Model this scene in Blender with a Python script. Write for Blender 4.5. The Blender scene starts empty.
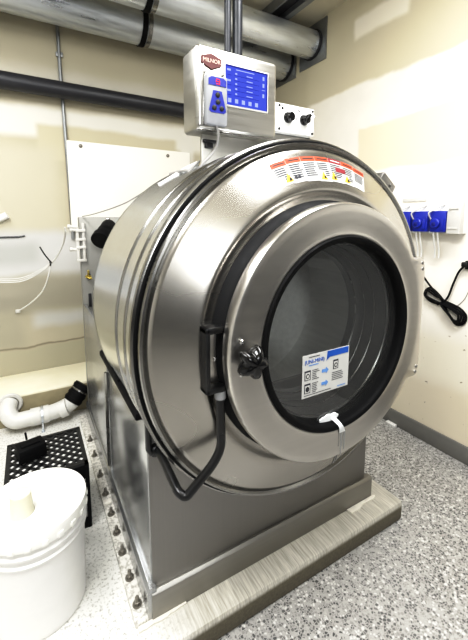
import bpy, bmesh, math, random
from mathutils import Vector, Matrix
random.seed(4)
PI = math.pi
scene = bpy.context.scene
col = scene.collection

# ------------------------------------------------------------------ materials
def lin(c):
    return tuple((v/255/12.92 if v/255 <= .04045 else ((v/255+.055)/1.055)**2.4) for v in c) + (1,)

class NT:
    """small wrapper for building node trees"""
    def __init__(s, name):
        s.m = bpy.data.materials.new(name); s.m.use_nodes = True
        s.t = s.m.node_tree; s.n = s.t.nodes; s.l = s.t.links
        s.b = s.n['Principled BSDF']
        s._pos = None
    def node(s, typ, **kw):
        n = s.n.new(typ)
        for k, v in kw.items(): setattr(n, k, v)
        return n
    def put(s, sock, v):
        if hasattr(v, 'is_linked') or isinstance(v, bpy.types.NodeSocket): s.l.new(v, sock)
        else: sock.default_value = v
    def pos(s):
        if s._pos is None: s._pos = s.node('ShaderNodeNewGeometry').outputs['Position']
        return s._pos
    def xyz(s, v=None):
        n = s.node('ShaderNodeSeparateXYZ'); s.l.new(v or s.pos(), n.inputs[0]); return n.outputs
    def math(s, op, a, b=0.0, clamp=False):
        n = s.node('ShaderNodeMath', operation=op, use_clamp=clamp); s.put(n.inputs[0], a); s.put(n.inputs[1], b); return n.outputs[0]
    def noise(s, scale=5, detail=4, rough=.55, stretch=None, dist=0.0):
        n = s.node('ShaderNodeTexNoise'); n.inputs['Scale'].default_value = scale; n.inputs['Detail'].default_value = detail
        n.inputs['Roughness'].default_value = rough; n.inputs['Distortion'].default_value = dist
        v = s.pos()
        if stretch:
            m = s.node('ShaderNodeVectorMath', operation='MULTIPLY'); s.l.new(v, m.inputs[0]); m.inputs[1].default_value = stretch; v = m.outputs[0]
        s.l.new(v, n.inputs['Vector']); return n.outputs['Fac']
    def voronoi(s, scale, feature='F1', out='Color'):
        n = s.node('ShaderNodeTexVoronoi', feature=feature); n.inputs['Scale'].default_value = scale
        s.l.new(s.pos(), n.inputs['Vector']); return n.outputs[out]
    def ss(s, v, a, b):
        n = s.node('ShaderNodeMapRange', interpolation_type='SMOOTHSTEP'); s.put(n.inputs[0], v)
        n.inputs[1].default_value = a; n.inputs[2].default_value = b; return n.outputs[0]
    def remap(s, v, a, b, c, d):
        n = s.node('ShaderNodeMapRange'); s.put(n.inputs[0], v)
        for i, q in enumerate((a, b, c, d)): n.inputs[1+i].default_value = q
        return n.outputs[0]
    def ramp(s, v, stops, interp='LINEAR'):
        n = s.node('ShaderNodeValToRGB'); s.l.new(v, n.inputs[0]); r = n.color_ramp; r.interpolation = interp
        while len(r.elements) < len(stops): r.elements.new(1)
        for e, (p, c) in zip(r.elements, stops): e.position = p; e.color = lin(c)
        return n.outputs[0]
    def mix(s, f, a, b):
        n = s.node('ShaderNodeMix', data_type='RGBA'); s.put(n.inputs[0], f); s.put(n.inputs[6], a); s.put(n.inputs[7], b); return n.outputs[2]
    def base(s, v): s.put(s.b.inputs['Base Color'], v)
    def rough(s, v): s.put(s.b.inputs['Roughness'], v)
    def bump(s, v, strength=.2, dist=.002):
        n = s.node('ShaderNodeBump'); n.inputs['Strength'].default_value = strength; n.inputs['Distance'].default_value = dist
        s.l.new(v, n.inputs['Height']); s.l.new(n.outputs[0], s.b.inputs['Normal'])

def plain(name, c, rough=.5, metal=0.0, var=.06, nscale=25, spec=.5):
    t = NT(name); f = t.noise(nscale, 4)
    a = tuple(max(0, v*(1-var)) for v in c); b = tuple(min(255, v*(1+var)) for v in c)
    t.base(t.mix(f, lin(a), lin(b))); t.rough(t.remap(f, .3, .7, rough*.85, min(1, rough*1.15)))
    t.b.inputs['Metallic'].default_value = metal; t.b.inputs['Specular IOR Level'].default_value = spec
    return t.m

def steel(name, c, rough=.3, stretch=(3, 3, 120), var=.1, streak=.12, scale=1.0, smudge=.12, metal=1.0, detail=5):
    t = NT(name)
    f = t.noise(scale, detail, .5, stretch); g = t.noise(3, min(detail, 2), .5)
    a = tuple(v*(1-var) for v in c); b = tuple(min(255, v*(1+var)) for v in c)
    t.base(t.mix(f, lin(a), lin(b))); t.b.inputs['Metallic'].default_value = metal
    r = t.math('ADD', t.remap(f, .3, .7, rough-streak/2, rough+streak/2), t.remap(g, .3, .7, -smudge/2, smudge/2))
    t.rough(r)
    return t.m

M = {}
M['steel_dome'] = steel('brushed_steel_dome', (170, 167, 161), .27, (5, 2, 5), .02, .015, smudge=.015, detail=0)
M['steel_shell'] = steel('brushed_steel_shell', (205, 207, 211), .22, (2, 90, 2), .05, .06, smudge=.05)
M['steel_door'] = steel('brushed_steel_door', (194, 191, 186), .30, (2, 2, 90), .02, .02, smudge=.015, detail=1)
M['steel_base'] = steel('brushed_steel_base', (140, 138, 135), .42, (160, 4, 3), .03, .05, smudge=.05)
M['steel_side'] = steel('polished_steel_side', (172, 173, 173), .24, (2, 3, 20), .02, .02, smudge=.02, metal=.85, detail=1)
M['steel_rim'] = steel('polished_steel_rim', (150, 149, 146), .24, (20, 20, 20), .05, .05)
M['steel_skirt'] = steel('brushed_steel_skirt', (150, 148, 143), .42, (4, 4, 120), .05, .08)
M['steel_box'] = steel('brushed_steel_box', (176, 174, 168), .38, (4, 4, 160), .05, .1)
M['steel_inner'] = steel('drum_steel', (214, 213, 210), .5, (60, 6, 60), .08, .1, metal=.25)
M['tub_dark'] = steel('dark_tub_steel', (112, 112, 111), .36, (6, 6, 6), .05, .06, metal=.7)
M['galv'] = steel('galvanised_steel', (206, 210, 214), .38, (6, 40, 40), .14, .2, smudge=.2, metal=.85)
M['galv_dull'] = steel('galvanised_plate', (150, 152, 153), .5, (20, 20, 20), .15, .1)
M['black_rubber'] = plain('black_rubber', (10, 10, 11), .65, spec=.12)
M['black_gloss'] = plain('black_gloss_plastic', (9, 9, 10), .14)
M['black_paint'] = plain('black_paint', (15, 15, 16), .32)
M['black_pipe'] = plain('black_pipe_wrap', (36, 36, 40), .42, var=.12)
M['blue_black'] = plain('blue_black_pipe', (28, 31, 38), .4)
M['bolt'] = plain('weathered_bolt_steel', (128, 124, 116), .45, .7, .25, 120)
M['bright_bolt'] = plain('bright_bolt_steel', (190, 190, 188), .25, 1.0)
M['white_plastic'] = plain('white_plastic', (228, 227, 223), .4, var=.02)
M['pvc'] = plain('white_pvc', (204, 203, 198), .32, var=.04)
M['pail'] = plain('white_pail_plastic', (226, 225, 222), .42, var=.02)
M['pail_lid'] = plain('white_lid_plastic', (243, 242, 236), .45, var=.02)
M['grey_plastic'] = plain('grey_plastic', (138, 139, 141), .45)
M['pale_grey'] = plain('pale_grey_plastic', (196, 194, 188), .5)
M['blue_plastic'] = plain('blue_plastic', (20, 38, 150), .35)
M['blue_dark'] = plain('dark_blue_plastic', (13, 22, 110), .4)
M['navy'] = plain('navy_keypad', (36, 44, 140), .4)
M['wire_grey'] = plain('grey_wire', (150, 148, 144), .5)
M['white_paint'] = plain('white_board_paint', (234, 231, 221), .55, var=.02, nscale=3)
M['orange_ink'] = plain('orange_print', (170, 70, 36), .55, var=.04)
M['maroon_ink'] = plain('maroon_print', (128, 34, 44), .5, var=.04)
M['paper'] = plain('white_print', (190, 190, 187), .5, var=.02)
M['ink'] = plain('grey_print', (48, 48, 56), .6)
M['black_ink'] = plain('black_print', (18, 18, 20), .6)
M['yellow_ink'] = plain('yellow_print', (222, 188, 52), .5)
M['blue_ink'] = plain('blue_print', (22, 82, 168), .5)
M['sky_ink'] = plain('pale_blue_print', (96, 140, 196), .5)
M['red_badge'] = plain('brick_red_enamel', (88, 34, 32), .5)
M['badge_ink'] = plain('cream_enamel', (222, 196, 180), .4)
M['seal_grey'] = plain('charcoal_rubber', (24, 24, 25), .6, spec=.15)
M['panel_grey'] = plain('satin_grey_panel', (138, 137, 132), .45, .5)
M['brass'] = plain('brass', (196, 176, 96), .3, 1.0)
M['soap'] = plain('dried_soap', (226, 228, 228), .7, var=.05, nscale=60)
M['soap_thin'] = plain('thin_soap_film', (132, 132, 130), .6, var=.1, nscale=90)
M['grout'] = plain('white_grout', (218, 214, 204), .8, var=.08, nscale=60)
M['ceil'] = plain('cream_ceiling_paint', (206, 199, 178), .8, var=.03, nscale=4)
M['dark_slot'] = plain('dark_channel', (30, 30, 33), .6)
M['baseboard'] = plain('grey_vinyl_base', (120, 119, 115), .5, var=.05)
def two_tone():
    t = NT('unseen_wall_reflection_tones'); o = t.xyz(); z = t.math('ADD', o[2], t.math('MULTIPLY', t.noise(3, 3), .1))
    t.base(t.mix(t.ss(z, 1.25, 1.45), lin((44, 44, 45)), lin((132, 131, 128)))); t.rough(.8); return t.m  # unseen wall's tones made up for dark and bright reflections in the steel
M['front_reflect'] = two_tone()
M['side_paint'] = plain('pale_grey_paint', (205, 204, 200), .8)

def emit(name, c, e, c2=None):
    t = NT(name); f = t.noise(30, 2)
    cc = t.mix(f, lin(c), lin(c2 or c)); t.base((0, 0, 0, 1)); t.put(t.b.inputs['Emission Color'], cc)
    t.b.inputs['Emission Strength'].default_value = e; t.rough(.2); return t.m
M['screen'] = emit('lit_blue_screen', (66, 84, 212), .95, (84, 100, 228))
M['screen_dark'] = emit('lit_dark_blue', (34, 44, 150), .9)
M['screen_light'] = emit('lit_pale_blue', (178, 190, 250), 1.0)
M['led'] = emit('lit_red_digit', (255, 70, 80), 1.4)
M['tube_lit'] = emit('fluorescent_lens', (255, 250, 240), 3.0)

def cup_mat():
    t = NT('clear_yellow_plastic'); t.base(lin((247, 244, 226))); t.rough(.25)
    t.b.inputs['Transmission Weight'].default_value = .5; t.b.inputs['IOR'].default_value = 1.2; return t.m
M['cup'] = cup_mat()

def glass_mat():
    t = NT('door_glass')
    out = t.n['Material Output']
    tr = t.node('ShaderNodeBsdfTransparent'); tr.inputs[0].default_value = (.93, .95, .94, 1)
    gl = t.node('ShaderNodeBsdfGlossy'); gl.inputs['Roughness'].default_value = .03
    fr = t.node('ShaderNodeFresnel'); fr.inputs[0].default_value = 1.55
    f = t.math('ADD', t.math('MULTIPLY', fr.outputs[0], 1.5), .03, True)
    df = t.node('ShaderNodeBsdfDiffuse'); df.inputs[0].default_value = lin((150, 150, 148))
    haze = t.node('ShaderNodeMixShader'); t.l.new(t.remap(t.noise(6, 4), .3, .7, .05, .10), haze.inputs[0]); t.l.new(tr.outputs[0], haze.inputs[1]); t.l.new(df.outputs[0], haze.inputs[2])
    mx = t.node('ShaderNodeMixShader'); t.l.new(f, mx.inputs[0]); t.l.new(haze.outputs[0], mx.inputs[1]); t.l.new(gl.outputs[0], mx.inputs[2])
    t.l.new(mx.outputs[0], out.inputs[0]); return t.m
M['glass'] = glass_mat()

# patched drywall: layers of paint, joint compound (u0,u1,v0,v1,softness,colour)
def wall_mat(name, uaxis, basec, patches, rough=.75, specks=False):
    t = NT(name); o = t.xyz()
    wob = t.math('MULTIPLY', t.math('SUBTRACT', t.noise(2.2, 4), .5), .10)
    wob2 = t.math('MULTIPLY', t.math('SUBTRACT', t.noise(3.1, 3, .5, (1.3, .7, .9)), .5), .08)
    u = t.math('ADD', o[0 if uaxis == 'x' else 1], wob2); v = t.math('ADD', o[2], wob)
    f = t.noise(7, 5); c = t.mix(f, lin(tuple(q*.96 for q in basec)), lin(tuple(min(255, q*1.03) for q in basec)))
    for (u0, u1, v0, v1, s, pc) in patches:
        m = t.math('MULTIPLY', t.math('MULTIPLY', t.ss(u, u0-s, u0+s), t.ss(u, u1+s, u1-s)),
                   t.math('MULTIPLY', t.ss(v, v0-s, v0+s), t.ss(v, v1+s, v1-s)))
        c = t.mix(m, c, lin(pc))
    if specks:
        sp = t.noise(38, 2, .4); hi = t.math('MULTIPLY', t.ss(sp, .70, .76), t.ss(v, 1.0, .3)); c = t.mix(hi, c, lin((150, 138, 120)))
    t.base(c); t.rough(rough); t.bump(t.noise(60, 4), .08, .002); return t.m
BIG = 9
M['wall_back'] = wall_mat('patched_drywall_behind_pipes', 'x', (176, 169, 148), [
    (-BIG, BIG, 2.24, 2.9, .06, (168, 161, 140)),
    (-BIG, BIG, 2.06, 2.20, .05, (187, 183, 170)),
    (-BIG, BIG, 1.78, 1.97, .03, (206, 203, 193)),
    (-.16, .80, 1.62, 1.86, .02, (184, 177, 154)),
    (.84, .95, 1.0, 1.96, .02, (206, 203, 194)),
    (-BIG, -.05, 1.16, 1.72, .06, (184, 178, 159)),
    (-BIG, BIG, .84, 1.16, .05, (189, 188, 185)),
    (-BIG, -.20, .93, 1.08, .05, (172, 172, 168)),
    (-BIG, BIG, .62, .84, .05, (155, 150, 134)),
    (-.26, .25, .50, .60, .04, (186, 185, 179)),
    (-BIG, -.32, .36, .62, .06, (160, 155, 136)),
    (-BIG, BIG, .365, .378, .006, (124, 116, 98)),
    (-BIG, BIG, .15, .36, .02, (167, 162, 141)),
])
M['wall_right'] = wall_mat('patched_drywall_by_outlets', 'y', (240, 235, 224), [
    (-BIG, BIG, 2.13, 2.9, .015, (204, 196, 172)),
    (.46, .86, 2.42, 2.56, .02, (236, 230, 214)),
    (1.30, BIG, 1.7, 2.9, .05, (196, 188, 164)),  # corner shading painted into the wall colour
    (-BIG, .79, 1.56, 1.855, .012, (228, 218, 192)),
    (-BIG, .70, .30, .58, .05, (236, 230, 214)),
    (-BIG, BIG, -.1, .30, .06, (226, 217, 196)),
    (-BIG, -.75, -.1, 1.30, .08, (104, 104, 103)),  # unseen stretch darkened to shape the door's reflection
    (-BIG, -.55, 1.30, 2.8, .08, (210, 208, 202)),  # unseen stretch toned bright for the door's reflection
    (-BIG, -.45, 1.75, 2.8, .10, (112, 109, 104)),  # unseen upper stretch greyed so the dome reflects less light
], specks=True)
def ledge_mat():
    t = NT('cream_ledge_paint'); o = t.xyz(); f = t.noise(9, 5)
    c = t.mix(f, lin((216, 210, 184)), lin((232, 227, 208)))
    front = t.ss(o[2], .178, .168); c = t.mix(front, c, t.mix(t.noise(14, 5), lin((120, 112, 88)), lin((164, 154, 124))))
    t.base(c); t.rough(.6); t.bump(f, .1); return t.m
M['ledge'] = ledge_mat()

def terrazzo():
    t = NT('speckled_terrazzo')
    cell = t.node('ShaderNodeSeparateColor'); t.l.new(t.voronoi(112), cell.inputs[0])
    chips = t.ramp(cell.outputs[0], [(0, (22, 22, 23)), (.16, (48, 47, 46)), (.26, (92, 90, 87)), (.40, (140, 138, 134)), (.64, (172, 170, 166)), (.84, (212, 211, 207))], 'CONSTANT')
    big = t.node('ShaderNodeSeparateColor'); t.l.new(t.voronoi(70), big.inputs[0])
    chips = t.mix(t.math('MULTIPLY', t.ss(big.outputs[1], .88, .89), t.ss(t.voronoi(70, 'F1', 'Distance'), .45, .40)), chips, lin((26, 26, 27)))
    edge = t.voronoi(112, 'DISTANCE_TO_EDGE', 'Distance')
    c = t.mix(t.ss(edge, .06, .16), lin((166, 164, 160)), chips)
    c = t.mix(t.remap(t.noise(260, 2), .35, .65, .0, .30), c, lin((120, 118, 115)))
    c = t.mix(t.remap(t.noise(1.6, 4), .35, .7, 0, .22), c, lin((196, 196, 196)))
    t.base(c); t.rough(t.remap(t.noise(5, 3), .3, .7, .28, .45)); return t.m
M['terrazzo'] = terrazzo()

def pad_mat():
    t = NT('broom_finished_concrete'); o = t.xyz()
    br = t.noise(1, 4, .6, (170, 9, 30)); gen = t.noise(9, 5); fine = t.noise(140, 3, .6); mid = t.noise(95, 4, .7)
    brown = t.mix(t.ss(br, .25, .75), lin((150, 146, 136)), lin((206, 203, 193)))
    brown = t.mix(t.remap(gen, .35, .7, 0, .35), brown, lin((172, 169, 159)))
    pale = t.mix(t.ss(mid, .34, .50), lin((168, 166, 160)), lin((222, 221, 216)))
    pale = t.mix(t.ss(fine, .62, .72), pale, lin((140, 136, 128)))
    wx = t.math('ADD', o[0], t.math('MULTIPLY', t.math('SUBTRACT', gen, .5), .25))
    c = t.mix(t.ss(wx, .16, -.06), brown, pale)  # left: speckled concrete, its overexposed light also put into the paler colour
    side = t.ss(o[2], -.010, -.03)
    c = t.mix(side, c, t.mix(mid, lin((70, 65, 53)), lin((112, 106, 90))))  # faces below the top: their shadow is painted into the dark colour
    t.base(c); t.rough(.85); t.bump(t.math('ADD', br, mid), .35, .003); return t.m
M['pad'] = pad_mat()
def plate_mat():
    t = NT('pitted_cast_plate'); g = t.noise(70, 4, .7); h = t.noise(8, 4)
    c = t.mix(t.ss(g, .38, .56), lin((150, 147, 140)), lin((214, 211, 204)))
    c = t.mix(t.remap(h, .3, .7, 0, .4), c, lin((210, 207, 198))); t.base(c); t.rough(.7); t.bump(g, .3, .002); return t.m
M['plate'] = plate_mat()

# ------------------------------------------------------------------ geometry helpers
def wloc(o):
    v = Vector((0, 0, 0))
    while o: v += o.location; o = o.parent
    return v

class MB:
    """collects shapes (world coordinates) and links them as ONE mesh object"""
    def __init__(s): s.bm = bmesh.new(); s.mats = []
    def mi(s, m):
        if m not in s.mats: s.mats.append(m)
        return s.mats.index(m)
    def _new(s, before, m):
        if m is not None:
            i = s.mi(m)
            for f in s.bm.faces:
                if f.index < 0 or f not in before: f.material_index = i
    def face(s, pts, m=None):
        f = s.bm.faces.new([s.bm.verts.new(p) for p in pts])
        if m is not None: f.material_index = s.mi(m)
        return f
    def grid(s, rows, close_u=False, close_v=False, m=None, smooth=True):
        vs = [[s.bm.verts.new(p) for p in r] for r in rows]; n = len(vs); k = len(vs[0])
        for i in range(n if close_u else n-1):
            for j in range(k if close_v else k-1):
                a, b, c, d = vs[i][j], vs[i][(j+1) % k], vs[(i+1) % n][(j+1) % k], vs[(i+1) % n][j]
                try:
                    f = s.bm.faces.new((a, b, c, d)); f.smooth = smooth
                    if m is not None: f.material_index = s.mi(m)
                except ValueError: pass
        return vs
    def box(s, lo, hi, bevel=0.0, m=None, rot=None, seg=2):
        c = [(a+b)/2 for a, b in zip(lo, hi)]; d = [abs(b-a) for a, b in zip(lo, hi)]
        tmp = bmesh.new(); bmesh.ops.create_cube(tmp, size=1)
        for v in tmp.verts: v.co = Vector((v.co[i]*d[i] for i in range(3)))
        if bevel: bmesh.ops.bevel(tmp, geom=tmp.edges[:], offset=bevel, segments=seg, affect='EDGES', profile=.5)
        mat = Matrix.Translation(c) @ (rot.to_4x4() if rot else Matrix.Identity(4))
        tmp.transform(mat); s.join(tmp, m); return s
    def join(s, tmp, m=None):
        mp = {}
        for v in tmp.verts: mp[v] = s.bm.verts.new(v.co)
        for f in tmp.faces:
            n = s.bm.faces.new([mp[v] for v in f.verts]); n.smooth = f.smooth
            if m is not None: n.material_index = s.mi(m)
        tmp.free()
    def tube(s, pts, r, seg=10, closed=False, caps=True, m=None):
        pts = [Vector(p) for p in pts]; n = len(pts); rs = r if isinstance(r, (list, tuple)) else [r]*n
        rows = []; up = None
        for i, p in enumerate(pts):
            if closed: t = pts[(i+1) % n]-pts[i-1]
            else: t = pts[min(i+1, n-1)]-pts[max(i-1, 0)]
            t.normalize()
            if up is None:
                up = Vector((0, 0, 1)) if abs(t.z) < .9 else Vector((1, 0, 0))
            u = up - t*up.dot(t)
            if u.length < 1e-4: u = t.orthogonal()
            u.normalize(); up = u; w = t.cross(u)
            rows.append([p + u*(rs[i]*math.cos(a*2*PI/seg)) + w*(rs[i]*math.sin(a*2*PI/seg)) for a in range(seg)])
        vs = s.grid(rows, close_u=closed, close_v=True, m=m)
        if caps and not closed:
            for q in (list(reversed(vs[0])), vs[-1]):
                f = s.bm.faces.new(q)
                if m is not None: f.material_index = s.mi(m)
        return s
    def lathe(s, prof, c, axis='y', seg=64, m=None, caps=False, a0=0, a1=None):
        """prof: (radius, coordinate along axis) ; c: the two centre coordinates perpendicular to the axis"""
        rows = []
        full = a1 is None
        for k in range(seg if full else seg+1):
            a = k*2*PI/seg if full else a0+(a1-a0)*k/seg
            ca, sa = math.cos(a), math.sin(a); row = []
            for r, h in prof:
                if axis == 'y': row.append((c[0]+r*ca, h, c[1]+r*sa))
                elif axis == 'z': row.append((c[0]+r*ca, c[1]+r*sa, h))
                else: row.append((h, c[0]+r*ca, c[1]+r*sa))
            rows.append(row)
        vs = s.grid(rows, close_u=full, m=m)
        if caps:
            for j in (0, -1):
                f = s.bm.faces.new([v[j] for v in vs])
                if m is not None: f.material_index = s.mi(m)
        return s
    def prism(s, poly, axis, h0, h1, m=None, bevel=0.0):
        def P(a, b, h): return {'x': (h, a, b), 'y': (a, h, b), 'z': (a, b, h)}[axis]
        tmp = bmesh.new()
        v0 = [tmp.verts.new(P(a, b, h0)) for a, b in poly]; v1 = [tmp.verts.new(P(a, b, h1)) for a, b in poly]
        n = len(poly); tmp.faces.new(v0); tmp.faces.new(list(reversed(v1)))
        for i in range(n): tmp.faces.new((v0[i], v1[i], v1[(i+1) % n], v0[(i+1) % n]))
        bmesh.ops.recalc_face_normals(tmp, faces=tmp.faces[:])
        if bevel: bmesh.ops.bevel(tmp, geom=tmp.edges[:], offset=bevel, segments=2, affect='EDGES', profile=.5)
        s.join(tmp, m); return s
    def text(s, body, size, mat4, m, ext=0.0004, align='CENTER'):
        cu = bpy.data.curves.new('lettering', 'FONT'); cu.body = body; cu.size = size; cu.extrude = ext; cu.align_x = align; cu.align_y = 'CENTER'
        ob = bpy.data.objects.new('lettering', cu); col.objects.link(ob)
        dg = bpy.context.evaluated_depsgraph_get(); me = bpy.data.meshes.new_from_object(ob.evaluated_get(dg))
        tmp = bmesh.new(); tmp.from_mesh(me); tmp.transform(mat4); s.join(tmp, m)
        bpy.data.objects.remove(ob); bpy.data.curves.remove(cu); bpy.data.meshes.remove(me); return s
    def build(s, name, mat=None, parent=None, sharp=35, smooth=True, label=None, recalc=True):
        if recalc: bmesh.ops.recalc_face_normals(s.bm, faces=s.bm.faces[:])
        if parent is not None: off = wloc(parent)
        else:
            xs = [v.co for v in s.bm.verts]
            off = Vector(((min(v.x for v in xs)+max(v.x for v in xs))/2, (min(v.y for v in xs)+max(v.y for v in xs))/2, min(v.z for v in xs)))
        for v in s.bm.verts: v.co -= off
        me = bpy.data.meshes.new(name)
        if smooth:
            for f in s.bm.faces: f.smooth = True
        s.bm.to_mesh(me); s.bm.free()
        for q in ([mat] if mat else s.mats): me.materials.append(q)
        if smooth: me.set_sharp_from_angle(angle=math.radians(sharp))
        o = bpy.data.objects.new(name, me); col.objects.link(o)
        if parent is not None: o.parent = parent
        else: o.location = off
        if label: o['label'] = label
        return o

def thing(name, loc, label, cat, group=None):
    o = bpy.data.objects.new(name, None); col.objects.link(o); o.location = loc; o.empty_display_size = .05
    o['label'] = label; o['category'] = cat
    if group: o['group'] = group
    return o
def tag(o, label, cat, group=None):
    o['label'] = label; o['category'] = cat
    if group: o['group'] = group
    return o
def struct(o, label=None):
    o['kind'] = 'structure'
    if label: o['label'] = label
    return o

def smooth_path(pts, n=6, closed=False):
    """Catmull-Rom through points"""
    P = [Vector(p) for p in pts]; out = []; k = len(P)
    for i in range(k if closed else k-1):
        p0 = P[(i-1) % k] if closed or i > 0 else P[0]; p1 = P[i]; p2 = P[(i+1) % k]; p3 = P[(i+2) % k] if closed or i+2 < k else P[-1]
        for j in range(n):
            t = j/n
            out.append(.5*((2*p1)+(-p0+p2)*t+(2*p0-5*p1+4*p2-p3)*t*t+(-p0+3*p1-3*p2+p3)*t**3))
    if not closed: out.append(P[-1])
    return out
def round_path(pts, rad=.03, n=5):
    """polyline with rounded corners"""
    P = [Vector(p) for p in pts]; out = [P[0]]
    for i in range(1, len(P)-1):
        a = (P[i-1]-P[i]); b = (P[i+1]-P[i]); r = min(rad, a.length*.45, b.length*.45)
        A = P[i]+a.normalized()*r; B = P[i]+b.normalized()*r
        for j in range(n+1):
            t = j/n; out.append((1-t)**2*A+2*t*(1-t)*P[i]+t*t*B)
    out.append(P[-1]); return out
FRONT = Matrix.Rotation(PI/2, 4, 'X')            # text facing -Y
def at(x, y, z, rot=0): return Matrix.Translation((x, y, z)) @ FRONT @ Matrix.Rotation(rot, 4, 'Z')

# ------------------------------------------------------------------ the room
XR, YB, ZF, ZC, PT = 1.737, 1.78, -.09, 2.72, 0.0
XL, YF = -2.9, -3.6
b = MB(); b.box((XL-.1, YF-.1, ZF-.1), (XR+.1, YB+.1, ZF)); struct(b.build('floor', M['terrazzo'], smooth=False), 'black and white speckled terrazzo floor')
b = MB(); b.box((XL, YB, ZF), (XR, YB+.1, ZC)); struct(b.build('wall_back', M['wall_back'], smooth=False), 'tan patched drywall behind the pipes')
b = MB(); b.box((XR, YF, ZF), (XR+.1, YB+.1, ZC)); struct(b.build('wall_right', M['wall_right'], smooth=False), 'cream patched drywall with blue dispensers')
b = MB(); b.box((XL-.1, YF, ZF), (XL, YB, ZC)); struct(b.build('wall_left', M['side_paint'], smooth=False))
b = MB(); b.box((XL, YF-.1, ZF), (XR, YF, ZC)); struct(b.build('wall_front', M['front_reflect'], smooth=False))
b = MB(); b.box((XL-.1, YF-.1, ZC), (XR+.1, YB+.1, ZC+.1)); struct(b.build('ceiling', M['ceil'], smooth=False), 'cream painted ceiling')
b = MB(); b.box((XR-.012, YF, ZF), (XR, YB, ZF+.10), .003); struct(b.build('baseboard_right', M['baseboard']), 'grey vinyl baseboard')
# equipment pad and the ledge along the back wall
b = MB(); b.box((-2.3, -.1035, ZF), (1.103, 1.44, PT), .012); struct(b.build('trim_1', M['pad']), 'raised concrete pad under the washer')
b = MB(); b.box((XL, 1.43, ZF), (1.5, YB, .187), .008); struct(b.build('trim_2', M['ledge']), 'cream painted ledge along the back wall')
# metal channel on the ceiling
ch = MB()
ch.box((1.30, .2, 2.655), (1.312, 1.7, ZC)); ch.box((1.42, .2, 2.655), (1.432, 1.7, ZC)); ch.box((1.312, .2, 2.705), (1.42, 1.7, ZC), m=None)
ch.box((1.432, .2, 2.655), (1.465, 1.7, 2.667))
r = thing('ceiling_channel', (1.37, .95, 2.655), 'open grey metal channel on ceiling above the large pipes', 'channel')
ch.build('channel_body', M['galv_dull'], r)
b = MB(); b.box((1.313, .2, 2.69), (1.419, 1.7, 2.704)); b.build('channel_inside', M['dark_slot'], r)  # dark sheet across the inside of the open channel

# ------------------------------------------------------------------ washing machine
CX, CZ = .5, .9036
W = thing('industrial_washer', (.5, .6, 0), 'large stainless steel front-loading industrial washer on the concrete pad', 'washing machine')

# base
b = MB()
b.box((0.008, 0.0, .02), (.968, .012, .66), .003)
b.build('front_panel', M['steel_base'], W, label='plain brushed steel front panel below the drum')
b = MB()
b.box((0.004, .004, .02), (.016, .60, .655), .002)
b.build('side_panel', M['steel_side'], W, label='polished steel lower side panel')
b = MB()
b.box((0.0, .585, .02), (.02, 1.25, .74), .003)
b.build('rear_side_panel', M['steel_side'], W)
b = MB(); b.tube([(-.003, .60, .13), (-.003, .585, .575)], .008, 8); b.build('seam_strip', M['steel_rim'], W)
b = MB(); b.box((.956, .012, .02), (.968, 1.25, .655), .002); b.build('side_panel', M['steel_side'], W)
b = MB()
b.box((0.0, 1.25, .02), (1.0, 1.30, 1.248), .006)
b.build('back_panel', M['panel_grey'], W, label='grey upright back panel behind the drum')
# skirt: channel round the foot, mitred top lip
b = MB()
prof = [(0, .0), (0, .088), (.010, .098), (.03, .098)]
b.prism([(-.016, 0.0), (-.016, .088), (-.008, .098), (.012, .098), (.012, 0.0)], 'x', 0.0, 1.0, bevel=.001)
b.build('front_skirt', M['steel_skirt'], W)
b = MB()
b.prism([(-.012, 0), (-.012, .10), (-.004, .112), (.016, .112), (.016, 0)], 'y', -.012, 1.30, bevel=.001)
b.build('side_skirt', M['steel_side'], W)
b = MB(); b.prism([(1.0, 0), (1.0, .088), (.992, .098), (.956, .098), (.956, 0)], 'y', 0.013, 1.30, bevel=.001); b.build('side_skirt', M['steel_side'], W)
# black edge seal where the drum meets the side
b = MB(); b.box((-.014, .05, .628), (.012, .66, .652), .006); b.box((-.012, .30, .651), (.010, .64, .660), .003)
b.build('edge_seal', M['black_rubber'], W, label='black rubber edge strip under the drum')
# mounting plate with anchor bolts
b = MB(); b.box((-.052, -.012, 0.0), (-.010, 1.32, .016), .004); pl = b.build('mounting_plate', M['plate'], W, label='pitted mounting plate with a row of anchor bolts')
def bolt(y):
    b = MB(); x = -.031
    b.lathe([(.0, .0165), (.015, .0165), (.015, .019), (.0, .019)], (x, y), 'z', 20)
    b.prism([(x+.0095*math.cos(a*PI/3+y*9), y+.0095*math.sin(a*PI/3+y*9)) for a in range(6)], 'z', .019, .029, bevel=.001)
    b.lathe([(.006, .029), (.006, .044), (.004, .047), (0, .047)], (x, y), 'z', 12)
    return b.build('anchor_bolt', M['bolt'], pl)
for y in (.045, .142, .250, .345, .448, .573, .705, .873, 1.02): bolt(y)
b = MB(); b.box((-.052, .50, .017), (-.018, .525, .030), .003); b.build('shim', M['grout'], pl, label='white shim block')
# grout along the front foot
rows = []
b = MB()
pts = [(-.05 + .01*i, ) for i in range(14)]
up = []; lo_ = []
for i in range(15):
    x = -.045+i*.011; yy = -.017-.010*(1-.05*i)-random.random()*.006
    up.append((x, -.008)); lo_.append((x, yy))
b.prism(up+list(reversed(lo_)), 'z', .0, .007, bevel=.0)
b.build('grout', M['grout'], W, label='white grout squeezed out at front corner')
b = MB(); b.prism([(.845, -.016), (1.012, -.016), (1.017, -.024), (1.0, -.032), (.93, -.030), (.90, -.040), (.85, -.040)], 'z', 0, .006, bevel=.001)
b.build('foot_shim', M['grout'], W, label='white shim under the front skirt')

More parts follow.
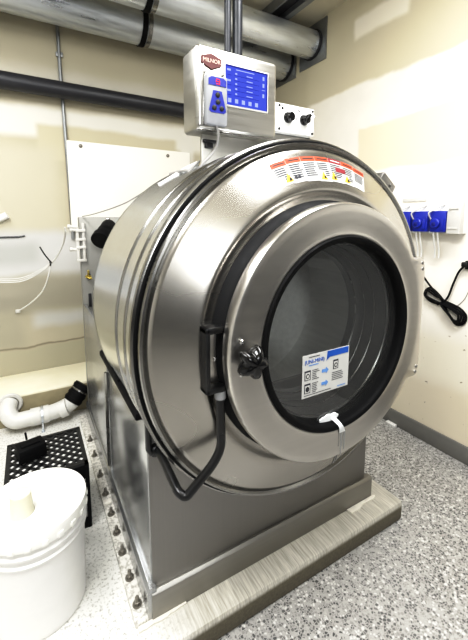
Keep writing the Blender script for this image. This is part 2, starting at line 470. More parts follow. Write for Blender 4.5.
# drum shell
b = MB()
b.lathe([(.40, .445), (.545, .445), (.560, .437), (.563, .425), (.560, .41), (.557, .10), (.558, -.098), (.55, -.102)], (CX, CZ), 'y', 128)
sh = b.build('drum_shell', M['steel_shell'], W, label='polished cylindrical drum shell', sharp=30)
for y, w in ((.055, .007), (-.045, .010)):
    b = MB(); b.lathe([(.5565, y+w), (.5605, y+w*.5), (.5615, y), (.5605, y-w*.5), (.5565, y-w)], (CX, CZ), 'y', 128); b.build('weld_bead', M['steel_rim'], sh)
b = MB()
b.lathe([(.553, -.100), (.5615, -.104), (.5635, -.112), (.562, -.120), (.556, -.123), (.548, -.1235)], (CX, CZ), 'y', 128)
b.build('rim_ring', M['steel_rim'], W)
b = MB()
b.lathe([(.556, -.1225), (.5555, -.128), (.552, -.130), (.547, -.129), (.545, -.12)], (CX, CZ), 'y', 128)
b.build('rim_gasket', M['black_rubber'], W, label='thin black gasket round the drum rim')
b = MB()
b.lathe([(.547, -.120), (.548, -.138), (.545, -.145), (.539, -.146), (.534, -.141), (.531, -.138), (.527, -.142)], (CX, CZ), 'y', 128)
b.build('rim_ring', M['steel_rim'], W)
DOME = [(.529, -.139), (.526, -.1465), (.515, -.151), (.495, -.1595), (.47, -.170), (.445, -.1805), (.43, -.1868), (.419, -.1910), (.411, -.1925), (.405, -.1915), (.399, -.1893), (.393, -.1875), (.386, -.187), (.375, -.1868), (.35, -.186)]
def dome_y(r):
    for (r0, y0), (r1, y1) in zip(DOME, DOME[1:]):
        if r1 <= r <= r0: return y0+(y1-y0)*(r0-r)/max(1e-9, r0-r1)
    return -.15
b = MB(); b.lathe(DOME, (CX, CZ), 'y', 128); dome = b.build('front_cover', M['steel_dome'], W, sharp=60, label='brushed steel domed front cover')
# soap drip on cover
b = MB()
for th, r0, r1, w in ((-1.36, .47, .522, .004), (-1.34, .445, .52, .0022)):
    for k in range(6):
        ra = r0+(r1-r0)*k/6; rb = r0+(r1-r0)*(k+1)/6
        b.face([(CX+r*math.cos(th+d/r), dome_y(r)-.0012, CZ+r*math.sin(th+d/r)) for r, d in ((ra, -w), (ra, w), (rb, w), (rb, -w))])
b.build('soap_streak', M['soap_thin'], dome, smooth=False)
# clip on the rim
b = MB()
for th in (math.radians(54),):
    c = Vector((CX+.552*math.cos(th), -.125, CZ+.552*math.sin(th))); R = Matrix.Rotation(-(th-PI/2), 3, 'Y')
    b.box((c.x-.040, c.y-.020, c.z-.016), (c.x+.040, c.y+.026, c.z+.020), .004, rot=R)
    b.tube([c+R@Vector((.012, -.024, .004)), c+R@Vector((.012, -.018, .004))], .006, 10)
b.build('rim_clip', M['steel_base'], W)

# warning decal: seven leaning panels following the arc
b = MB()
TH0, TH1 = math.radians(111.6), math.radians(68.6); NP = 7
heads = ['orange_ink', 'orange_ink', 'orange_ink', 'orange_ink', 'maroon_ink', 'orange_ink', 'orange_ink']
def on_dome(th, r, lift): return (CX+r*math.cos(th), dome_y(r)-lift, CZ+r*math.sin(th))
def patch(th_a, th_b, r0, r1, m, lift, nr=4, nt=3):
    rows = [[on_dome(th_a+(th_b-th_a)*i/nt, r0+(r1-r0)*j/nr, lift) for j in range(nr+1)] for i in range(nt+1)]
    b.grid(rows, m=m)
for k in range(NP):
    a = TH0+(TH1-TH0)*k/NP; c = TH0+(TH1-TH0)*(k+1)/NP; w = c-a
    lo, hi = .434+.002*abs(k-3), .506-(.002 if k in (0, 6) else 0)
    patch(a, c, lo, hi, M['paper'], .0008)
    patch(a, c-w*.02, hi-.0135, hi+.0005, M[heads[k]], .0012, nr=1)
    patch(a+w*.15, c-w*.12, hi-.0075, hi-.0045, M['black_ink'] if heads[k] == 'orange_ink' else M['paper'], .0015, nr=1)
    if k == 4: patch(a+w*.45, c+w*.25, .468, .482, M['maroon_ink'], .0018, nr=1)
    for i in range(7):
        rr = hi-.019-i*.0058
        if rr < lo+.006: break
        e = .08+random.random()*.3
        if k == 6 and i > 4: break
        if i >= 4 and k in (0, 3, 5): a2 = a+w*.5 if k == 0 else a+w*.55
        else: a2 = a+w*.07
        if i >= 4 and k == 1: e = .3
        patch(a2, c-w*e*.6, rr-.0016, rr+.0016, M['ink'], .0012, nr=1)
    if k in (0, 3, 4, 5):
        tc = a+w*(.75 if k == 0 else .35 if k != 4 else .18); rc = lo+.016
        s_ = .013
        b.face([on_dome(tc-d/.45, rc+e, .0022) for d, e in ((-s_, -s_*.75), (s_, -s_*.75), (0, s_))], M['yellow_ink'])
        b.face([on_dome(tc-d/.45, rc+e, .0026) for d, e in ((-.002, -.007), (.008, -.008), (.007, -.001), (.001, .003))], M['black_ink'])
    if k == 1:
        for d in (.2, .45): b.face([on_dome(a+w*d-x/.45, lo+.016+z, .0022) for x, z in ((-.004, -.004), (.006, -.006), (.007, .002), (0, .007))], M['ink'])
dec = b.build('warning_decal', None, W, label='row of white warning decals with orange and maroon headers', smooth=False)
dec.parent = W

# dark neck seal behind the door
b = MB()
b.lathe([(.381, -.1868), (.380, -.192), (.374, -.195), (.371, -.204), (.366, -.207), (.365, -.234), (.355, -.236)], (CX, CZ), 'y', 128)
b.build('door_seal', M['seal_grey'], W, label='black rubber seal ring behind the door', sharp=60)

# door
def door_out(th):
    a = math.atan2(math.sin(th), math.cos(th)); r = .372
    if abs(a) < math.radians(28.2): r2 = .375/math.cos(a)
    elif abs(a) < math.radians(33.5): r2 = .2015/abs(math.sin(a))
    else: r2 = r
    r2 = max(r, r2); c_ = .4255
    if r2 > .408: r2 = .408+(r2-.408)*.45
    return r2
N = 180
b = MB()
ringsp = [(0, -.012, -.222), (0, -.004, -.228), (0, 0, -.238), (0, 0, -.256), (0, -.0015, -.2635), (0, -.0045, -.2672), (0, -.009, -.2686)]
ths = sorted(set([2*PI*i/N for i in range(N)]+[math.radians(v) % (2*PI) for v in (28.2, 33.5, -28.2, -33.5, 30, -30, 27, -27, 26, -26)]))
rows = []
for th in ths:
    Ro = door_out(th); row = []
    for _, dr, y in ringsp:
        r = Ro+dr; row.append((CX+r*math.cos(th), y, CZ+r*math.sin(th)))
    for r, y in ((.345, -.2687), (.315, -.2687), (.294, -.2687), (.290, -.2692), (.286, -.2700), (.283, -.2698), (.280, -.268), (.280, -.235), (.345, -.225)):
        row.append((CX+r*math.cos(th), y, CZ+r*math.sin(th)))
    rows.append(row)
b.grid(rows, close_u=True)
D = b.build('door', M['steel_door'], W, sharp=28, label='round brushed steel door ring with hinge plate')
b = MB(); b.lathe([(.2815, -.262), (.281, -.2735), (.278, -.2765), (.268, -.276), (.2635, -.272), (.2625, -.262), (.262, -.225), (.2815, -.224)], (CX, CZ), 'y', 128)
b.build('window_gasket', M['black_rubber'], D, label='thick black rubber window gasket', sharp=45)
b = MB(); b.lathe([(.0005, -.2445), (.08, -.2447), (.16, -.2450), (.2623, -.2455)], (CX, CZ), 'y', 96); b.build('glass_pane', M['glass'], D, label='clear round door glass')
for dx, dz in ((.354, .186), (.358, .166), (.354, -.186), (.358, -.168)):
    b = MB(); b.lathe([(.0065, -.268), (.0065, -.2698), (.004, -.2708), (0.0003, -.2710)], (CX+dx, CZ+dz), 'y', 16); b.build('hinge_bolt', M['bright_bolt'], D)
# latch knob: five-lobed black plastic
b = MB(); kx, kz = .168, .905
rows = []
for i in range(60):
    a = i*2*PI/60; lob = 1+.20*math.cos(5*a+.6)
    rows.append([(kx+r*lb*math.cos(a), y, kz+r*lb*math.sin(a)) for r, y, lb in ((.012, -.268, 1), (.012, -.285, 1), (.027, -.290, lob), (.033, -.298, lob), (.034, -.310, lob), (.029, -.322, lob), (.018, -.329, lob*.95+.05), (.0005, -.3305, 1))])
b.grid(rows, close_u=True); b.build('latch_knob', M['black_gloss'], D, label='glossy black star-shaped latch knob', sharp=60)
for dz in (.040, -.040):
    b = MB(); b.lathe([(.0062, -.268), (.0062, -.274), (.003, -.277), (.0003, -.277)], (kx-.008, kz+dz), 'y', 14); b.build('bolt_head', M['bright_bolt'], D)
# residue at the bottom of the window
b = MB()
bl = [(.475+.036*math.cos(a*PI/12)*(1+.10*math.sin(3*a)), .652+.011*math.sin(a*PI/12)*(1+.2*math.sin(2*a+1))) for a in range(24)]
b.prism(bl, 'y', -.2525, -.2480, M['soap'])
rows = [[(.478, -.2530, .650), (.497, -.2530, .650)], [(.482, -.2640, .645), (.499, -.2640, .645)], [(.484, -.2770, .640), (.499, -.2770, .640)], [(.487, -.2785, .634), (.503, -.2785, .634)], [(.489, -.2780, .626), (.509, -.2780, .626)], [(.493, -.2748, .619), (.514, -.2748, .619)], [(.499, -.2697, .606), (.523, -.2697, .606)]]
b.grid(rows, m=M['soap'])
for x0, x1, z0, z1 in ((.503, .5125, .610, .535), (.517, .5255, .610, .548), (.512, .514, .610, .560), (.497, .4995, .612, .565)):
    b.prism([(x0, z0), (x1, z0), (x1-.001, (z0+z1)/2), (x1-.0035, z1), (x0+.0025, z1), (x0+.001, (z0+z1)/2)], 'y', -.2694, -.2685, M['soap_thin'])
b.build('soap_residue', None, D, label='white dried soap dripping below the window', smooth=False)
# instruction label on the glass
b = MB(); ly = -.2475
LX0, LX1, LZ0, LZ1 = .370, .550, .735, .859
def lbl(x0, x1, z0, z1, m, d=.0008): b.box((LX0+x0, ly-d, LZ0+z0), (LX0+x1, ly-d+.0004, LZ0+z1), 0, m)
b.box((LX0, ly, LZ0), (LX1, ly+.0012, LZ1), 0, M['paper'])
b.prism([(LX0+.090, LZ0+.100), (LX0+.098, LZ0+.104), (LX0+.176, LZ0+.104), (LX0+.176, LZ0+.122), (LX0+.092, LZ0+.122)], 'y', ly-.001, ly-.0003, M['blue_ink'])
b.prism([(LX0+.088, LZ0+.095), (LX0+.093, LZ0+.103), (LX0+.101, LZ0+.104)], 'y', ly-.001, ly-.0003, M['blue_ink'])
b.text('(UNI-MINI)', .0155, at(LX0+.044, ly-.0006, LZ0+.103), M['blue_ink'])
lbl(.022, .062, .1155, .1175, M['ink']); lbl(.022, .058, .0915, .0940, M['sky_ink'])
for zz in (.066, .028):
    lbl(.008, .030, zz-.015, zz+.013, M['ink']); lbl(.0105, .0275, zz-.013, zz+.008, M['paper'], .0010)
    tmp = [(LX0+.019+.0065*math.cos(a*PI/10), LZ0+zz-.003+.0075*math.sin(a*PI/10)) for a in range(20)]
    b.prism(tmp, 'y', ly-.0014, ly-.0011, M['black_ink'])
    tmp = [(LX0+.019+.0038*math.cos(a*PI/8), LZ0+zz-.003+.0045*math.sin(a*PI/8)) for a in range(16)]
    b.prism(tmp, 'y', ly-.0018, ly-.0015, M['paper'] if zz > .05 else M['ink'])
    for i in range(6): lbl(.036, .050+random.random()*.014, zz+.010-i*.0052, zz+.0115-i*.0052, M['ink'])
    b.prism([(LX0+.072, LZ0+zz-.004), (LX0+.088, LZ0+zz-.004), (LX0+.088, LZ0+zz-.009), (LX0+.098, LZ0+zz+.001), (LX0+.088, LZ0+zz+.010), (LX0+.088, LZ0+zz+.005), (LX0+.072, LZ0+zz+.005)], 'y', ly-.001, ly-.0003, M['sky_ink'])
zz = .078
lbl(.116, .136, zz-.015, zz+.013, M['ink']); lbl(.1185, .1335, zz-.013, zz+.008, M['paper'], .0010)
b.prism([(LX0+.126+.006*math.cos(a*PI/10), LZ0+zz-.003+.007*math.sin(a*PI/10)) for a in range(20)], 'y', ly-.0014, ly-.0011, M['black_ink'])
b.prism([(LX0+.126+.0035*math.cos(a*PI/8), LZ0+zz-.003+.004*math.sin(a*PI/8)) for a in range(16)], 'y', ly-.0018, ly-.0015, M['paper'])
for i in range(5): lbl(.112, .138+random.random()*.02, .052-i*.0055, .0535-i*.0055, M['ink'])
lbl(.008, .11, .006, .0075, M['ink']); lbl(.135, .168, .006, .0085, M['sky_ink'])
b.build('instruction_label', None, D, smooth=False, label='white instruction label with blue banner stuck on the glass')

# inner drum seen through the glass
b = MB()
b.lathe([(.275, -.222), (.262, -.2215), (.258, -.205), (.254, -.16), (.250, -.12), (.243, -.108), (.236, -.102), (.236, -.075), (.300, -.070)], (CX, CZ), 'y', 96)
tb = b.build('tub_opening', M['tub_dark'], W, label='dark steel throat of the tub opening', sharp=30)
for rr, yy, w in ((.2595, -.216, .0032), (.2545, -.170, .0022), (.2515, -.132, .0016), (.2385, -.104, .0030)):
    b = MB(); b.lathe([(rr+w, yy), (rr, yy-w), (rr-w, yy), (rr, yy+w)], (CX, CZ), 'y', 96); b.build('bead_ring', M['steel_rim'], tb)
b = MB()
b.lathe([(.300, -.07), (.33, -.05), (.355, -.02), (.36, .20), (.34, .235), (.25, .255), (.12, .262), (.06, .262), (.055, .25), (.001, .248)], (CX, CZ), 'y', 96)
dr = b.build('inner_drum', M['steel_inner'], W, label='grey steel inner drum behind the glass', sharp=40)
for k in range(3):
    a = k*2*PI/3+.5; b = MB(); R = Matrix.Rotation(-a, 3, 'Y')
    c = Vector((CX+.335*math.cos(a), .09, CZ+.335*math.sin(a)))
    b.box((c.x-.03, c.y-.11, c.z-.03), (c.x+.03, c.y+.11, c.z+.03), .012, rot=R); b.build('lifter', M['steel_inner'], dr)

# latch bracket and long pull bar
b = MB()
b.box((.090, -.226, .956), (.150, -.180, .974), .005)      # top arm
b.box((.090, -.226, .806), (.103, -.180, .974), .005)      # upright
b.box((.090, -.226, .806), (.146, -.180, .822), .005)      # lower arm
lb = b.build('latch_bracket', M['black_paint'], W, label='black box-section latch bracket beside the door')
b = MB(); b.box((.103, -.200, .815), (.150, -.188, .962), .003); b.build('latch_plate', M['steel_door'], lb)
b = MB(); b.lathe([(.005, -.1995), (.005, -.204), (.0003, -.2055)], (.126, .885), 'y', 14); b.build('screw', M['bright_bolt'], lb)
b = MB()
P = round_path([(.134, -.212, .812), (.136, -.213, .650), (.112, -.212, .612), (.040, -.205, .545), (.026, -.19, .556), (.030, -.05, .566), (.030, .0, .565)], .02)
b.tube(P, .0115, 14)
ph = b.build('pull_bar', M['black_paint'], W, label='bent black pull bar hanging from the latch bracket', sharp=60)
b = MB(); b.tube([(.134, -.212, .806), (.1345, -.212, .786)], .0145, 14); b.build('ferrule', M['grey_plastic'], ph)
b = MB(); b.tube([(.006, -.012, .66), (.006, -.014, .572), (.012, -.014, .560), (.028, -.014, .562)], .010, 12); b.lathe([(.017, -.001), (.017, -.018), (.008, -.024), (.0003, -.024)], (.026, .560), 'y', 18); b.build('pivot_mount', M['black_paint'], ph)

# support bracket with control box and switch box on top of the shell
b = MB(); b.box((.265, .16, 1.34), (.74, .172, 1.56), .002); b.box((.265, .16, 1.545), (.74, .215, 1.558), .002)
b.build('support_bracket', M['steel_box'], W, label='flat steel bracket under the control box')
b = MB()
b.box((.222, .10, 1.512), (.530, .215, 1.764), .014, seg=4)
cb = b.build('control_box', M['steel_box'], W, label='stainless control box with blue touch screen')
b = MB(); b.box((.243, .0965, 1.5225), (.247, .1, 1.752), .001); b.box((.222, .1, 1.507), (.53, .104, 1.5125), .001); b.build('door_flange', M['steel_rim'], cb)
def front(b, x0, x1, z0, z1, y, m, t=.0006): b.box((x0, y-t, z0), (x1, y, z1), 0, m)
b = MB(); b.box((.316, .096, 1.592), (.490, .101, 1.724), .003, M['pale_grey'])
front(b, .322, .484, 1.598, 1.718, .096, M['screen'], .001)
Y0 = .0945
front(b, .322, .484, 1.714, 1.7185, Y0, M['screen_dark']); front(b, .4805, .484, 1.598, 1.718, Y0, M['screen_dark'])
front(b, .36, .43, 1.7065, 1.709, Y0, M['screen_light'])
for i in range(5):
    z = 1.694-i*.0155
    front(b, .353, .450, z-.0050, z-.0040, Y0, M['screen_dark']); front(b, .357, .364, z-.001, z+.004, Y0, M['screen_light'])
    front(b, .400, .424, z-.0005, z+.002, Y0, M['screen_light'])
for i, z in enumerate((1.704, 1.672, 1.642)): front(b, .327, .340, z-.003, z+.003, Y0, M['screen_light'])
for i in range(3): front(b, .327, .342, 1.688-.03*i, 1.6890-.03*i, Y0, M['screen_dark'])
for i, z in enumerate((1.700, 1.678, 1.645)): front(b, .464, .471, z-.006, z+.006, Y0, M['screen_light'])
front(b, .461, .475, 1.662, 1.6635, Y0, M['screen_light'])
for i in range(5): front(b, .330+i*.026, .342+i*.026, 1.605, 1.618, Y0, M['screen_light'])
b.build('touch_screen', None, cb, smooth=False, label='lit blue touch screen with menu rows')
# badge
b = MB()
hexa = [(.238, 1.708), (.238, 1.728), (.273, 1.7385), (.308, 1.728), (.308, 1.708), (.273, 1.6935)]
b.prism(hexa, 'y', .096, .1005, M['red_badge'])
hx = [(.273+(x-.273)*.93, 1.7172+(z-1.7172)*.9) for x, z in hexa]
b.text('MILNOR', .0165, at(.273, .0955, 1.7168), M['badge_ink'])
b.build('badge', None, cb, smooth=False, label='brick red hexagonal badge with cream lettering')
# keypad
b = MB(); b.box((.245, .078, 1.523), (.320, .1005, 1.672), .006, M['grey_plastic'])
b.prism([(.252, 1.640), (.252, 1.658), (.262, 1.665), (.304, 1.665), (.314, 1.658), (.314, 1.640)], 'y', .0765, .0785, M['navy'])
b.prism([(.253, 1.566), (.268, 1.625), (.298, 1.625), (.313, 1.566), (.306, 1.560), (.260, 1.560)], 'y', .0765, .0785, M['navy'])
for x, z in ((.283, 1.613), (.284, 1.592), (.271, 1.574), (.297, 1.574)):
    b.lathe([(.0075, .077), (.0075, .0745), (.0055, .073), (.0003, .073)], (x, z), 'y', 18, M['black_ink'])
for i in range(3): front(b, .278, .290, 1.644+i*.007, 1.6462+i*.007, .0764, M['led'])
for (x, z) in ((.277, 1.6495), (.289, 1.6495), (.289, 1.643)): front(b, x, x+.0022, z, z+.007, .0764, M['led'])
b.build('keypad', None, cb, label='grey keypad with navy panels and red digit', sharp=40)
for x in (.250, .312):
    b = MB(); b.lathe([(.004, .0995), (.004, .097), (.0003, .0965)], (x, 1.683), 'y', 12); b.build('screw', M['bright_bolt'], cb)
# white switch box
b = MB(); b.box((.535, .13, 1.55), (.731, .205, 1.650), .003)
sb = b.build('switch_box', M['white_plastic'], W, label='white switch box with two black knobs')
for (x, z, a) in ((.604, 1.603, 0), (.680, 1.604, .6)):
    b = MB(); b.lathe([(.020, .1295), (.020, .124), (.017, .120), (.016, .108), (.013, .105), (.0003, .105)], (x, z), 'y', 28)
    if a: b.box((x-.017, .098, z-.005), (x+.017, .112, z+.005), .002, rot=Matrix.Rotation(-a-.4, 3, 'Y'))
    k = b.build('rotary_knob', M['black_gloss'], sb, sharp=40)
b = MB(); b.box((-.001+.680+.003, .0965, 1.602), (.680+.030, .0985, 1.607), .0005, rot=Matrix.Rotation(-.95, 3, 'Y')); b.build('knob_pointer', M['white_plastic'], sb)
for x in (.563, .722):
    for z in (1.559, 1.641):
        b = MB(); b.lathe([(.0045, .1295), (.0045, .127), (.0003, .126)], (x, z), 'y', 12); b.build('screw', M['black_paint'], sb)
b = MB()
b.text('\u25cf', .012, at(.578, .1294, 1.632), M['black_ink']); b.prism([(.573, 1.628), (.581, 1.628), (.581, 1.634), (.573, 1.634)], 'y', .1290, .1297, M['black_ink'])
b.prism([(.572, 1.640), (.586, 1.640), (.586, 1.642), (.572, 1.642)], 'y', .1290, .1297, M['ink']); b.prism([(.592, 1.630), (.595, 1.630), (.598, 1.636), (.595, 1.636)], 'y', .1290, .1297, M['ink'])
b.prism([(.648, 1.632), (.662, 1.632), (.662, 1.636), (.648, 1.636)], 'y', .1290, .1297, M['ink']); b.prism([(.640, 1.601), (.645, 1.601), (.645, 1.606), (.640, 1.606)], 'y', .1290, .1297, M['ink'])
b.prism([(.700, 1.626), (.712, 1.630), (.712, 1.633), (.700, 1.629)], 'y', .1290, .1297, M['ink']); b.prism([(.684, 1.634), (.696, 1.636), (.696, 1.638), (.684, 1.636)], 'y', .1290, .1297, M['ink'])
b.build('switch_print', None, sb, smooth=False)
# small black connector and the cable hanging from the keypad
b = MB(); b.box((.268, .145, 1.484), (.316, .159, 1.494), .002); b.box((.275, .148, 1.468), (.303, .159, 1.486), .002); b.build('cable_clip', M['black_paint'], W)
b = MB(); b.tube(smooth_path([(.285, .09, 1.525), (.297, .10, 1.50), (.300, .13, 1.46), (.26, .148, 1.41), (.247, .17, 1.385), (.235, .22, 1.398), (.225, .27, 1.40), (.21, .32, 1.396)]), .0045, 8); b.build('keypad_cable', M['wire_grey'], W)
b = MB(); b.tube(smooth_path([(.30, .27, 1.435), (.25, .27, 1.408), (.20, .29, 1.375), (.165, .31, 1.352)]), .008, 10); b.build('cable_sleeve', M['white_plastic'], W)
b = MB(); b.tube(smooth_path([(.28, .21, 1.432), (.262, .20, 1.418), (.235, .20, 1.392), (.238, .21, 1.372)]), .004, 8); b.build('cable_tail', M['wire_grey'], W)
b = MB(); b.tube(smooth_path([(.02, 1.245, 1.251), (.05, 1.0, 1.262), (.09, .62, 1.29), (.13, .5, 1.32), (.20, .40, 1.375)]), .003, 6); b.build('thin_wire', M['wire_grey'], W)
# dark hose elbow on the back panel
b = MB(); b.tube(smooth_path([(.16, 1.248, 1.19), (.145, 1.16, 1.19), (.115, 1.08, 1.165), (.075, 1.02, 1.12)]), [.042]*6*2+[.045]*3+[.052]*4, 20); b.build('hose_elbow', M['black_rubber'], W, label='black rubber hose elbow behind the drum')
b = MB(); b.lathe([(.010, 1.248), (.010, 1.238), (.0003, 1.236)], (.16, 1.235), 'y', 12); b.build('bolt_head', M['bright_bolt'], W)
b = MB(); b.box((.03, 1.244, .72), (.046, 1.2495, .80), .002); b.build('panel_slot', M['dark_slot'], W)
# hose manifold on the edge of the back panel
b = MB()
for x, z0, z1 in ((-.012, .99, 1.19), (.020, 1.0, 1.215)): b.tube([(x, 1.235, z0), (x, 1.235, z1)], .0085, 10)
for z in (1.17, 1.12, 1.075, 1.0):
    b.box((-.022, 1.224, z-.008), (.030, 1.247, z+.008), .003)
for z, l in ((1.19, .05), (1.172, .04), (1.062, .045)): b.tube([(-.012, 1.235, z), (-.012-l, 1.235, z+.004)], .0085, 10); b.tube([(-.012-l*.7, 1.235, z+.003), (-.012-l, 1.235, z+.004)], .012, 10)
b.build('hose_manifold', M['pale_grey'], W, label='pale grey tube manifold on the panel edge')
b = MB(); b.tube([(.045, 1.243, .90), (.022, 1.225, .905)], .009, 10); b.box((.030, 1.232, .905), (.040, 1.2495, .94), .003); b.tube([(.025, 1.22, .897), (.05, 1.22, .892)], .006, 8); b.build('brass_valve', M['brass'], W)

# ------------------------------------------------------------------ pipes overhead and on the wall
def big_pipe(y, z, r, xb, label, fl_half):
    R = thing('ventilation_pipe', (.3, y, z), label, 'pipe', 'large galvanised pipes overhead')
    b = MB(); b.tube([(XL+.01, y, z)]+[(x, y, z) for x in (-1.5, -.5, .3, 1.0)]+[(XR-.012, y, z)], r, 48); b.build('pipe_body', M['galv'], R, sharp=40)
    b = MB(); b.lathe([(r+.001, xb-.017), (r+.007, xb-.017), (r+.008, xb), (r+.007, xb+.017), (r+.001, xb+.017)], (y, z), 'x', 48); b.build('coupling_band', M['black_rubber'], R, label='black rubber coupling band')
    b = MB(); b.lathe([(r+.001, xb+.022), (r+.004, xb+.022), (r+.004, xb+.05), (r+.001, xb+.05)], (y, z), 'x', 48); b.build('clamp_band', M['steel_rim'], R)
    b = MB(); b.box((XR-.010, y-fl_half, z-fl_half), (XR, y+fl_half, z+fl_half), .001)
    for sy in (-1, 1):
        for sz in (-1, 1): b.lathe([(.006, XR-.010), (.006, XR-.014), (.0003, XR-.015)], (y+sy*(fl_half-.02), z+sz*(fl_half-.02)), 'x', 10)
    b.build('wall_flange', M['galv_dull'], R, label='square galvanised wall plate')
    b = MB(); b.lathe([(r+.001, XR-.030), (r+.008, XR-.026), (r+.010, XR-.011), (r+.001, XR-.011)], (y, z), 'x', 48); b.build('flange_seal', M['dark_slot'], R)
    return R
big_pipe(1.26, 2.560, .097, .44, 'large galvanised pipe closer to the washer, passing under the ceiling', .145)
big_pipe(1.60, 2.535, .116, .50, 'large galvanised pipe tucked against the back wall', .145)
b = MB(); b.tube([(XL+.0003, 1.70, 2.072), (-1, 1.70, 2.072), (.5, 1.70, 2.065), (XR-.0003, 1.70, 2.06)], .052, 28)
ip = tag(b.build('insulated_pipe', M['black_pipe'], sharp=40), 'thick black pipe running across the back wall', 'pipe')
for x in (-1.2, .35, 1.3):
    b = MB(); b.box((x-.02, 1.745, 2.045), (x+.02, 1.7797, 2.095), .003); b.build('pipe_bracket', M['galv_dull'], ip)
r = thing('conduit', (0, 1.765, 1.75), 'thin grey conduit running down the back wall behind the black pipe', 'conduit')
b = MB(); b.tube([(-.006, 1.766, 2.70), (-.002, 1.766, 2.2), (.012, 1.766, 1.55), (.018, 1.766, 1.10)], .011, 10); b.build('conduit_body', M['galv_dull'], r)
b = MB(); b.box((-.022, 1.762, 2.295), (.020, 1.779, 2.325), .003); b.build('conduit_strap', M['galv_dull'], r)
for x, rr, lab in ((.444, .0125, 'slimmer of the two dark vertical pipes behind the control box'), (.487, .0195, 'thicker of the two dark vertical pipes behind the control box')):
    b = MB(); b.tube([(x, .30, 1.40 if False else 1.475), (x, .30, 2.0), (x, .30, ZC)], rr, 16)
    b.tube([(x, .30, 1.475), (x, .30, 1.50)], rr+.003, 16)
    tag(b.build('riser_pipe', M['blue_black'], sharp=40), lab, 'pipe', 'dark vertical pipes behind the control box')
# white board on back wall
r = thing('wall_board', (.45, 1.75, 1.16), 'plain white board screwed to back wall behind the washer', 'board')
b = MB(); b.box((.010, 1.742, 1.16), (.905, 1.779, 1.765), .004); b.build('board_panel', M['white_paint'], r)
for x, z in ((.095, 1.735), (.72, 1.725)):
    b = MB(); b.lathe([(.013, 1.742), (.013, 1.737), (.006, 1.733), (.0003, 1.733)], (x, z), 'y', 14); b.build('screw', M['bolt'], r)

# ------------------------------------------------------------------ drain pipe on the pad
r = thing('drain_pipe', (-.2, 1.36, .02), 'white plastic drain pipe with elbow lying along the ledge', 'pipe')
b = MB(); pp = round_path([(-.415, 1.425, .150), (-.432, 1.365, .125), (-.395, 1.335, .072), (-.18, 1.335, .075), (-.085, 1.360, .095), (-.058, 1.375, .13)], .07, 8)
b.tube(pp, .046, 24)
for p0, p1 in (((-.312, 1.335, .0735), (-.262, 1.335, .074)), ((-.245, 1.335, .0742), (-.215, 1.335, .0745)), ((-.155, 1.332, .079), (-.115, 1.326, .091))): b.tube([p0, p1], .051, 24)
b.build('pipe_body', M['pvc'], r, sharp=40)
b = MB(); b.lathe([(.046, 1.429), (.064, 1.428), (.066, 1.418), (.060, 1.412), (.046, 1.411)], (-.413, .146), 'y', 28); b.build('wall_collar', M['pale_grey'], r)
b = MB(); A, Bv = Vector((-.085, 1.365, .100)), Vector((-.008, 1.385, .185)); b.tube([A, Bv], .054, 24)
for t in (.15, .42, .85): b.tube([A.lerp(Bv, t-.06), A.lerp(Bv, t+.06)], .058, 24)
b.build('rubber_coupling', M['black_rubber'], r, label='black rubber coupling', sharp=40)
b = MB(); b.tube([A.lerp(Bv, .62), A.lerp(Bv, .70)], .0565, 24); b.build('hose_clamp', M['steel_rim'], r)
b = MB(); b.lathe([(.0515, -.258), (.0525, -.258), (.0525, -.247), (.0515, -.247)], (1.335, .074), 'x', 28); b.box((-.258, 1.278, .0), (-.247, 1.284, .05), .001); b.box((-.262, 1.262, 0), (-.243, 1.284, .003), .001); b.build('pipe_strap', M['galv'], r)

# ------------------------------------------------------------------ upturned black crate and block on it
cr = thing('milk_crate', (-.245, .575, 0), 'upturned black plastic crate with lattice base on the concrete pad', 'crate')
x0, x1, y0, y1, h = -.390, -.108, .445, .720, .285
b = MB()
b.box((x0, y0, h-.012), (x1, y0+.014, h)); b.box((x0, y1-.014, h-.012), (x1, y1, h)); b.box((x0, y0, h-.012), (x0+.014, y1, h)); b.box((x1-.014, y0, h-.012), (x1, y1, h))
wd, hh = x1-x0, y1-y0
n = 7
for sgn in (1, -1):
    for k in range(-n, n+1):
        # diagonal bars clipped to the rectangle
        c = k*(wd+hh)/2/n
        pts_ = []
        cx, cy = (x0+x1)/2, (y0+y1)/2
        for t in range(-60, 61):
            u = t*.0065; X = cx+u+c/2; Y = cy+sgn*(u-c/2)
            if x0+.008 < X < x1-.008 and y0+.008 < Y < y1-.008: pts_.append((X, Y))
        if len(pts_) > 2:
            (xa, ya), (xb_, yb_) = pts_[0], pts_[-1]
            L = math.hypot(xb_-xa, yb_-ya); ang = math.atan2(yb_-ya, xb_-xa); mx, my = (xa+xb_)/2, (ya+yb_)/2
            b.box((mx-L/2, my-.0034, h-.010-.0004*(sgn+1)), (mx+L/2, my+.0034, h-.001-.0004*(sgn+1)), rot=Matrix.Rotation(ang, 3, 'Z'))
b.build('lattice_base', M['black_paint'], cr, smooth=False, label='diamond lattice base turned upward')
